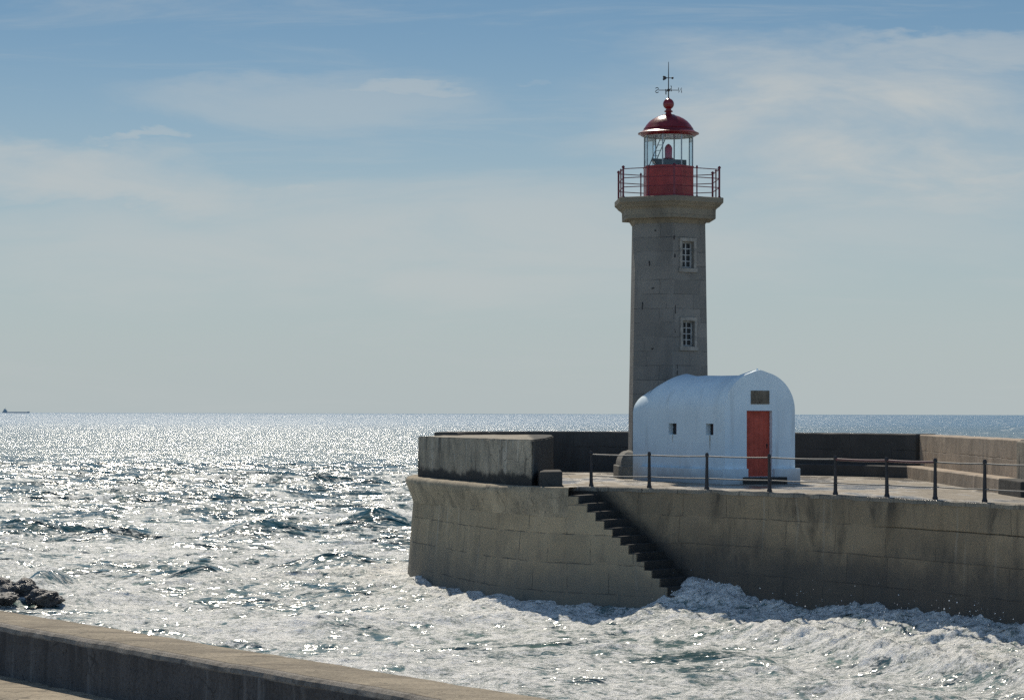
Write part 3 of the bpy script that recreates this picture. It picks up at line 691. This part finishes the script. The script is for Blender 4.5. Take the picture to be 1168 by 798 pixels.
sheet([(wid, -.6), (wid+.0, 2.5), (wid-.02, 2.72), (wid-.08, ZT), (wid*.66, ZT+.01), (wid*.33, ZT+.012), (.13, ZT)], 'seawall', 'wall_top', .02)
sheet([(.13, ZT-.002), (.06, ZT-.005), (.02, ZT-.03), (.003, ZT-.07), (.004, ZT-.085)], 'worn', 'worn_edge', .022)
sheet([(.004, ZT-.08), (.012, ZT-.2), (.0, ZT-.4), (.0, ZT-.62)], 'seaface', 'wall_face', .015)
ledge = thing('concrete_ledge', (n0[0], n0[1], 1.0), 'narrow tan concrete step below the dark face of the low sea wall', 'ledge')
zl = ZT-.585
def sheet2(prof, m, name):
    bm = bmesh.new(); rows = []
    for off, z in prof: rows.append([bm.verts.new((p[0]+nrm[0]*off, p[1]+nrm[1]*off, z)) for p in LN])
    for A, B in zip(rows, rows[1:]):
        for i in range(len(LN)-1): bm.faces.new((A[i], A[i+1], B[i+1], B[i]))
    rand_rough(bm, .014, 2.3, (1, 1, .5)); bmesh.ops.recalc_face_normals(bm, faces=bm.faces)
    return obj(name, shift(bm, ledge), m, ledge)
sheet2([(-.005, zl-.1), (-.006, zl), (-.5, zl-.002), (-.9, zl-.01), (-.95, zl-.03)], 'seawall', 'ledge_top')
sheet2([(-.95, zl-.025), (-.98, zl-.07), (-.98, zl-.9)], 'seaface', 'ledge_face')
bm = bmesh.new()                                     # promenade this side of the ledge
g = [LN[0]-nrm*.97, LN[-1]-nrm*.97, LN[-1]-nrm*14, LN[0]-nrm*30]
bm.faces.new([bm.verts.new((p[0], p[1], zl-.55)) for p in g]); bmesh.ops.recalc_face_normals(bm, faces=bm.faces)
tag(obj('promenade', bm, 'seawall'), kind='structure')

# ------------------------------------------------------------------ rocks at the left
from mathutils import noise as mnoise
for i, (px_, py_, w_, h_, lab) in enumerate(((1, 673, .36, .26, 'dark wet boulder cut by the left edge of the photo'), (25, 684, .5, .42, 'largest dark wet boulder, peaked, in the foam at the left'),
        (49, 687, .4, .26, 'dark wet boulder on the right of the small group of rocks in the foam'), (3, 688, .45, .18, 'low flat wet rock awash below the other boulders'))):
    p = at(px_, py_, 0.0); bm = bmesh.new(); bmesh.ops.create_icosphere(bm, subdivisions=5, radius=1)
    for v in bm.verts:
        c = v.co.copy(); d = mnoise.fractal(c*1.3+Vector((i*7, 0, 0)), .9, 2.1, 6)*.35+mnoise.noise(c*.8+Vector((0, i*5, 0)))*.3
        q = c*(1+d); v.co = Vector((q.x*w_, q.y*w_*1.3, (q.z*.9+.1)*h_))
    o = obj('boulder', bm, 'rock'); o.location = (p[0], p[1]+.4, .1); o.rotation_euler[2] = i
    tag(o, lab, 'rock', 'boulders at the left')

# ------------------------------------------------------------------ ship on the horizon
SY = 25000.0; sc = SY/F; sx0, sx1 = (3-584)*sc, (34-584)*sc
ship = thing('cargo_ship', ((sx0+sx1)/2, SY, 0), 'faint grey cargo ship on the horizon at the far left', 'ship')
bm = bmesh.new(); Lh = sx1-sx0; hull = [(-.5, 12), (-.48, 4), (-.46, -3), (.47, -3), (.49, 5), (.5, 14), (.44, 14), (.42, 10.5), (-.30, 10.5), (-.31, 12)]
f0 = [bm.verts.new((x*Lh, -18, z)) for x, z in hull]; f1 = [bm.verts.new((x*Lh, 18, z)) for x, z in hull]
bm.faces.new(f0); bm.faces.new(f1[::-1])
for i in range(len(hull)): bm.faces.new((f0[i], f1[i], f1[(i+1) % len(hull)], f0[(i+1) % len(hull)]))
bmesh.ops.recalc_face_normals(bm, faces=bm.faces); obj('hull', bm, 'ship', ship)
bm = bmesh.new(); box(bm, (-.46*Lh, -15, 12), (-.33*Lh, 15, 26)); box(bm, (-.44*Lh, -13, 26), (-.36*Lh, 13, 36)); box(bm, (-.43*Lh, -5, 36), (-.41*Lh, 5, 42)); tube(bm, [(-.385*Lh, 0, 36), (-.385*Lh, 0, 52)], 1.3, 6); obj('superstructure', bm, 'ship', ship)

# ------------------------------------------------------------------ sea
def steps(a, b, s0, s1):
    out = [a]
    while out[-1] < b: out.append(out[-1]+s0+(s1-s0)*(out[-1]-a)/(b-a))
    return out
ys = steps(12, 40, .5, .3)[:-1]+steps(40, 86, .085, .11)[:-1]+steps(86, 260, .12, .75)[:-1]
y = 260.0; g_ = 1.003
while y < 90000: ys.append(y); g_ = min(1.12, g_*1.0009); y *= g_
ys = np.array(ys)
th = np.r_[np.linspace(-1.05, -.27, 30)[:-1], np.linspace(-.27, .27, 560), np.linspace(.27, 1.05, 30)[1:]]
Y, TH = np.meshgrid(ys, th, indexing='ij'); X = Y*np.tan(TH)
dY = np.gradient(ys)[:, None]*np.ones_like(X); dX = np.abs(np.gradient(X, axis=1))
Z = np.zeros_like(X); DX = np.zeros_like(X); DYd = np.zeros_like(X)
amp_mod = .75+.6*fbm(X/37, Y/37, 2, 5)
def wave(lam, ang, A, phase, q):
    global Z, DX, DYd
    kx, ky = math.sin(ang)*2*PI/lam, -math.cos(ang)*2*PI/lam
    att = (1-sst(np.maximum(dX*abs(math.sin(ang)), dY*abs(math.cos(ang)))/lam, .16, .4))*A
    p = kx*X+ky*Y+phase; c = np.cos(p); s = np.sin(p)
    Z += att*c*amp_mod; k_ = 2*PI/lam
    DX += -q*att*s*kx/k_; DYd += -q*att*s*ky/k_
for i in range(64):
    u = i/63; lam = 26*(.42/26)**u*rng.uniform(.9, 1.1)
    A = .024*lam**.86 if lam < 5 else .024*5**.86*(lam/5)**.25
    A *= rng.uniform(.5, 1.1)*.62
    wave(lam, rng.normal(.2, .34+.26*u), A, rng.uniform(0, 2*PI), .75)
chop = Z.copy()
# distance to the quay edge and head of the pier
edgeP = np.array([(x, edge_y(x)) for x in np.linspace(1, 17, 160)])
def dist_to(P, mask):
    out = np.full(X.shape, 99.0); xx, yy = X[mask], Y[mask]; best = np.full(xx.shape, 1e9); arg = np.zeros(xx.shape, int)
    for i, p in enumerate(P):
        d = (xx-p[0])**2+(yy-p[1])**2; m_ = d < best; best[m_] = d[m_]; arg[m_] = i
    out[mask] = np.sqrt(best); ar = np.zeros(X.shape, int); ar[mask] = arg
    return out, ar
near = (X > -9) & (X < 20) & (Y > 30) & (Y < 92)
de, ia = dist_to(edgeP, near); dh, _ = dist_to(headS, near)
ex = edgeP[ia, 0]; inside = near & (Y > np.interp(X, edgeP[:, 0], edgeP[:, 1])) & (X > 1)
de = np.where(inside, 0, de)
calm = 1-.0*de
Zn = Z*(.6+.4*sst(Y, 60, 95))*(.22+.78*sst(np.minimum(de, dh), .5, 7))
# water heaped against the quay by the swell
ridge = np.interp(ex, [1.0, 3.4, 4.1, 4.7, 5.2, 6.0, 6.9, 7.35, 7.7, 8.6, 9.4, 10.2, 12], [0, .05, .30, .95, .98, .74, .66, .66, .86, .86, .95, .92, .8])
lump = fbm(X*.8, Y*.8, 5, 31, .62)
heap = ridge*np.exp(-(de/1.7)**1.5)*(1+.5*lump+.2*fbm(X*3.4, Y*3.0, 4, 33, .6))
# second tumbling crest a few metres out, on the right
c2 = np.interp(ex, [4.5, 6.5, 8, 9.5, 12], [0, .12, .38, .42, .45])*np.exp(-((de-2.9-.9*vnoise(ex*.6, ex*0+3, 8))/.75)**2)*(1+1.2*fbm(X*1.1, Y*.9, 5, 44, .66))
c3 = .22*np.exp(-((de-6.2-1.4*vnoise(X*.35, Y*.0+7, 9))/1.0)**2)*sst(X, 3, 7)*(1+1.3*fbm(X*.9, Y*.8, 5, 47, .66))
hh = .42*np.exp(-(dh/4.2)**2)*(1+lump)
# a few humps of green water on the left
def hump(px_, py_, wpx, hgt, dep):
    p = at(px_, py_, 0); ww = wpx/F*p[1]
    r = ((X-p[0])/ww)**2; yy_ = (Y-p[1]-.25*(X-p[0])*0)/dep
    return hgt*np.exp(-r*1.6)*np.exp(-yy_**2)*(1+.5*fbm(X*.9, Y*.7, 3, int(px_)))
humps = hump(52, 668, 22, .55, 2.2)+hump(232, 664, 34, .38, 2.4)+hump(390, 648, 70, .5, 3.2)+hump(170, 664, 60, .28, 2)+hump(300, 612, 60, .5, 4)+hump(140, 612, 50, .45, 4)+hump(30, 606, 50, .5, 4)+hump(430, 598, 40, .5, 4)
# boiling surface of the foam
rdg = lambda x, y, o, sd: 1-np.abs(fbm(x, y, o, sd, .55))*3.2
tear = np.clip(rdg(X*1.3, Y*1.15, 4, 81), 0, 1)**2*.022+np.clip(rdg(X*.4+.06*Y, Y*.5, 3, 83), 0, 1)**2*.05+fbm(X*3.2, Y*3.6, 3, 87, .6)*.06
boil = tear-.06+fbm(X*.3, Y*.45, 3, 61)*.10+fbm(X*1.0, Y*1.3, 4, 63, .6)*.05
nearw = 1-sst(Y, 85, 125)
# foam cover
cov = np.interp(Y, [0, 60, 72, 84, 100, 125, 160, 260, 500], [.54, .54, .52, .46, .38, .26, .13, .02, -.12])
cov = cov+.03*sst(X, 0, 7)*(1-sst(Y, 75, 110))
streaks = fbm(X*.16+.05*Y, Y*.10, 5, 71, .6)*1.05+fbm(X*.55, Y*.32, 4, 75)*.5
foam = cov+streaks*(.95+.05*sst(Y, 60, 90))
foam += .55*sst(chop, .12, .42)*(1-sst(Y, 150, 260))*.6
foam -= .75*np.clip(humps, 0, .6)
foam = np.maximum(foam, .80*np.exp(-(de/3.0)**2)*sst(ex, 2.5, 4.5)*near)
foam = np.maximum(foam, (.98*np.exp(-(dh/1.6)**2))*near)
foam += .2*sst(c2+c3, .12, .4)
foam = np.clip(foam, 0, 1.15)
Z = Zn+humps+heap+c2+c3+hh+boil*nearw*sst(foam, .1, .7)
fade = 1-sst(Y, 300, 900)
Z = Z*np.where(Y > 300, np.maximum(fade, .25), 1); Z[Y > 3000] = 0
m_in = (np.minimum(de, dh) < .6)
XX = X+DX*np.where(m_in, 0, 1); YY = Y+DYd*np.where(m_in, 0, 1)
nr, nc = X.shape
me = bpy.data.meshes.new('sea'); me.vertices.add(nr*nc)
me.vertices.foreach_set('co', np.stack([XX, YY, Z], -1).astype(np.float32).ravel())
idx = np.arange(nr*nc).reshape(nr, nc); q = np.stack([idx[:-1, :-1], idx[:-1, 1:], idx[1:, 1:], idx[1:, :-1]], -1).reshape(-1, 4)
me.loops.add(q.size); me.loops.foreach_set('vertex_index', q.ravel().astype(np.int32))
me.polygons.add(len(q)); me.polygons.foreach_set('loop_start', (np.arange(len(q))*4).astype(np.int32))
me.polygons.foreach_set('use_smooth', np.ones(len(q), bool)); me.update(calc_edges=True)
atb = me.attributes.new('foam', 'FLOAT', 'POINT'); atb.data.foreach_set('value', foam.astype(np.float32).ravel())
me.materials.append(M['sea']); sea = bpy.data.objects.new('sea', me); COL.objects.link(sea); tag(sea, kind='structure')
# spray thrown up along the quay
bm = bmesh.new()
for i in range(170):
    xq = random.choice([4.9, 7.4, 8.9, 9.8, 10.4, 10.1])+random.gauss(0, .45); dq = abs(random.gauss(.4, .8)); z = .75+abs(random.gauss(0, .25))
    r = .006+.012*random.random()**3
    bmesh.ops.create_icosphere(bm, subdivisions=1, radius=r, matrix=Matrix.Translation((xq-dq*.75, edge_y(xq)-dq*.6-.1, z)))
tag(obj('sea_spray', bm, 'spray'), kind='stuff')

# ------------------------------------------------------------------ sky, sun, camera
W = bpy.data.worlds.new('World'); S.world = W; W.use_nodes = True; nt = W.node_tree; nt.nodes.clear()
class WN(NT):
    def __init__(s, t): s.t = t
w = WN(nt)
out = w.n('ShaderNodeOutputWorld'); bg = w.n('ShaderNodeBackground'); w.l(bg.outputs[0], out.inputs[0])
sky = w.n('ShaderNodeTexSky', sky_type='NISHITA'); sky.sun_disc = False; sky.sun_elevation = SUN_EL; sky.sun_rotation = SUN_AZ
sky.air_density = .7; sky.dust_density = 0; sky.ozone_density = 3.0; sky.altitude = 0
tc = w.n('ShaderNodeTexCoord'); sp = w.n('ShaderNodeSeparateXYZ'); w.l(tc.outputs['Generated'], sp.inputs[0])
yc = w.math('MAXIMUM', sp.outputs[1], .05); az = w.math('DIVIDE', sp.outputs[0], yc); el = w.math('DIVIDE', sp.outputs[2], yc)
cv = w.n('ShaderNodeCombineXYZ'); w.l(az, cv.inputs[0]); w.l(el, cv.inputs[1])
def mapped(scale, rot=0):
    mp = w.n('ShaderNodeMapping'); mp.inputs['Scale'].default_value = scale; mp.inputs['Rotation'].default_value = (0, 0, rot); w.l(cv.outputs[0], mp.inputs[0]); return mp.outputs[0]
wisp = w.noise(mapped((9, 42, 1), .06), 1.0, 8, .6, .6); veil = w.noise(mapped((5, 16, 1), -.1), 1.0, 6, .55, .3)
wa = w.noise(mapped((7, 20, 1), .1), 1.0, 7, .62, .4); wb = w.noise(mapped((6, 26, 1), -.15), 1.0, 7, .62, .4)
az2 = w.math('ADD', az, w.math('MULTIPLY', w.math('SUBTRACT', wa, .5), .17)); el2 = w.math('ADD', el, w.math('MULTIPLY', w.math('SUBTRACT', wb, .5), .055))
def patch(px_, py_, rx, ry, rot):
    ca, sa = math.cos(rot), math.sin(rot); u = w.math('SUBTRACT', az2, (px_-584)/F); v = w.math('SUBTRACT', el2, (472-py_)/F)
    uu = w.math('DIVIDE', w.math('ADD', w.math('MULTIPLY', u, ca), w.math('MULTIPLY', v, sa)), rx/F)
    vv = w.math('DIVIDE', w.math('SUBTRACT', w.math('MULTIPLY', v, ca), w.math('MULTIPLY', u, sa)), ry/F)
    d = w.math('ADD', w.math('MULTIPLY', uu, uu), w.math('MULTIPLY', vv, vv))
    return w.ramp(d, 0, 1, 1, 0)
CL = [(990, 150, 380, 130, -.04, 1.0), (80, 200, 290, 50, -.16, .75), (460, 102, 100, 10, -.06, .5), (350, 116, 260, 42, 0, .38), (145, 158, 55, 8, 0, .5), (302, 227, 36, 14, 0, .5), (450, 240, 75, 12, 0, .4),
      (500, 280, 800, 95, .02, .6), (1120, 50, 260, 26, -.05, .6), (870, 250, 330, 60, .05, .4), (615, 105, 30, 6, 0, .3)]
cm = None
for (a, b, rx, ry, ro, am) in CL:
    p = w.math('MULTIPLY', patch(a, b, rx, ry, ro), am); cm = p if cm is None else w.math('MAXIMUM', cm, p)
cm = w.math('MULTIPLY', cm, w.ramp(w.math('ADD', w.math('MULTIPLY', wisp, .6), w.math('MULTIPLY', veil, .5)), .37, .62, .25, 1.0))
gen = w.math('MULTIPLY', w.ramp(w.noise(mapped((6, 60, 1), .05), 1.0, 9, .66, .8), .48, .72), .22)
cm = w.math('MAXIMUM', cm, gen)
SKY_GAIN = w.n('ShaderNodeMix', data_type='RGBA', blend_type='MULTIPLY'); SKY_GAIN.inputs[0].default_value = 1
w.l(sky.outputs[0], SKY_GAIN.inputs[6]); w.l(w.mix(w.ramp(sp.outputs[1], .45, -.35), (.94, 1.02, .93), (2.0, 2.55, 2.65)), SKY_GAIN.inputs[7])   # added gain: brighter, bluer sky behind the camera fills the shaded faces
hz = w.ramp(sp.outputs[2], -.01, .17, 1.0, 0.0)        # pale sea haze low over the horizon
base = w.mix(hz, SKY_GAIN.outputs[2], (7.35, 8.25, 8.4))
# unseen bright cloud added high behind the camera to lift the shaded sides
cz = w.noise(tc.outputs['Generated'], 2.3, 7, .6, .4)
over = w.math('MULTIPLY', w.ramp(cz, .45, .62), w.math('MULTIPLY', w.ramp(sp.outputs[1], .25, -.2), w.ramp(sp.outputs[2], .03, .2)))
base = w.mix(w.math('MULTIPLY', over, .35), base, (8.5, 9.3, 10.2))
CLOUD = (8.6, 9.1, 9.1)
fin = w.mix(cm, base, CLOUD)
w.l(fin, bg.inputs[0]); bg.inputs[1].default_value = .06

sun = bpy.data.lights.new('sun', 'SUN'); sun.energy = 4.2; sun.angle = math.radians(.53); sun.color = (1, .91, .77)
so = bpy.data.objects.new('sun', sun); COL.objects.link(so)
sv = Vector((math.sin(SUN_AZ)*math.cos(SUN_EL), math.cos(SUN_AZ)*math.cos(SUN_EL), math.sin(SUN_EL)))
so.rotation_euler = sv.to_track_quat('Z', 'Y').to_euler(); so.location = (-30, 90, 60)

cam = bpy.data.cameras.new('camera'); co = bpy.data.objects.new('camera', cam); COL.objects.link(co)
cam.sensor_width = 36; cam.lens = 36*F/1168; cam.clip_start = .1; cam.clip_end = 200000
pitch = math.atan(72.6/F); roll = math.atan(3/1168)
co.matrix_world = Matrix.Translation((0, 0, EYE)) @ Matrix.Rotation(PI/2+pitch, 4, 'X') @ Matrix.Rotation(roll, 4, 'Z')
S.camera = co
vs_ = S.view_settings; S.display_settings.display_device = 'sRGB'; vs_.view_transform = 'Standard'; vs_.look = 'None'; vs_.gamma = 1; vs_.exposure = 0; vs_.use_curve_mapping = False
S.cycles.use_denoising = False; S.cycles.max_bounces = 6; S.cycles.diffuse_bounces = 3; S.cycles.glossy_bounces = 3; S.cycles.transparent_max_bounces = 8
S.cycles.sample_clamp_indirect = 4; S.cycles.caustics_reflective = False; S.cycles.caustics_refractive = False
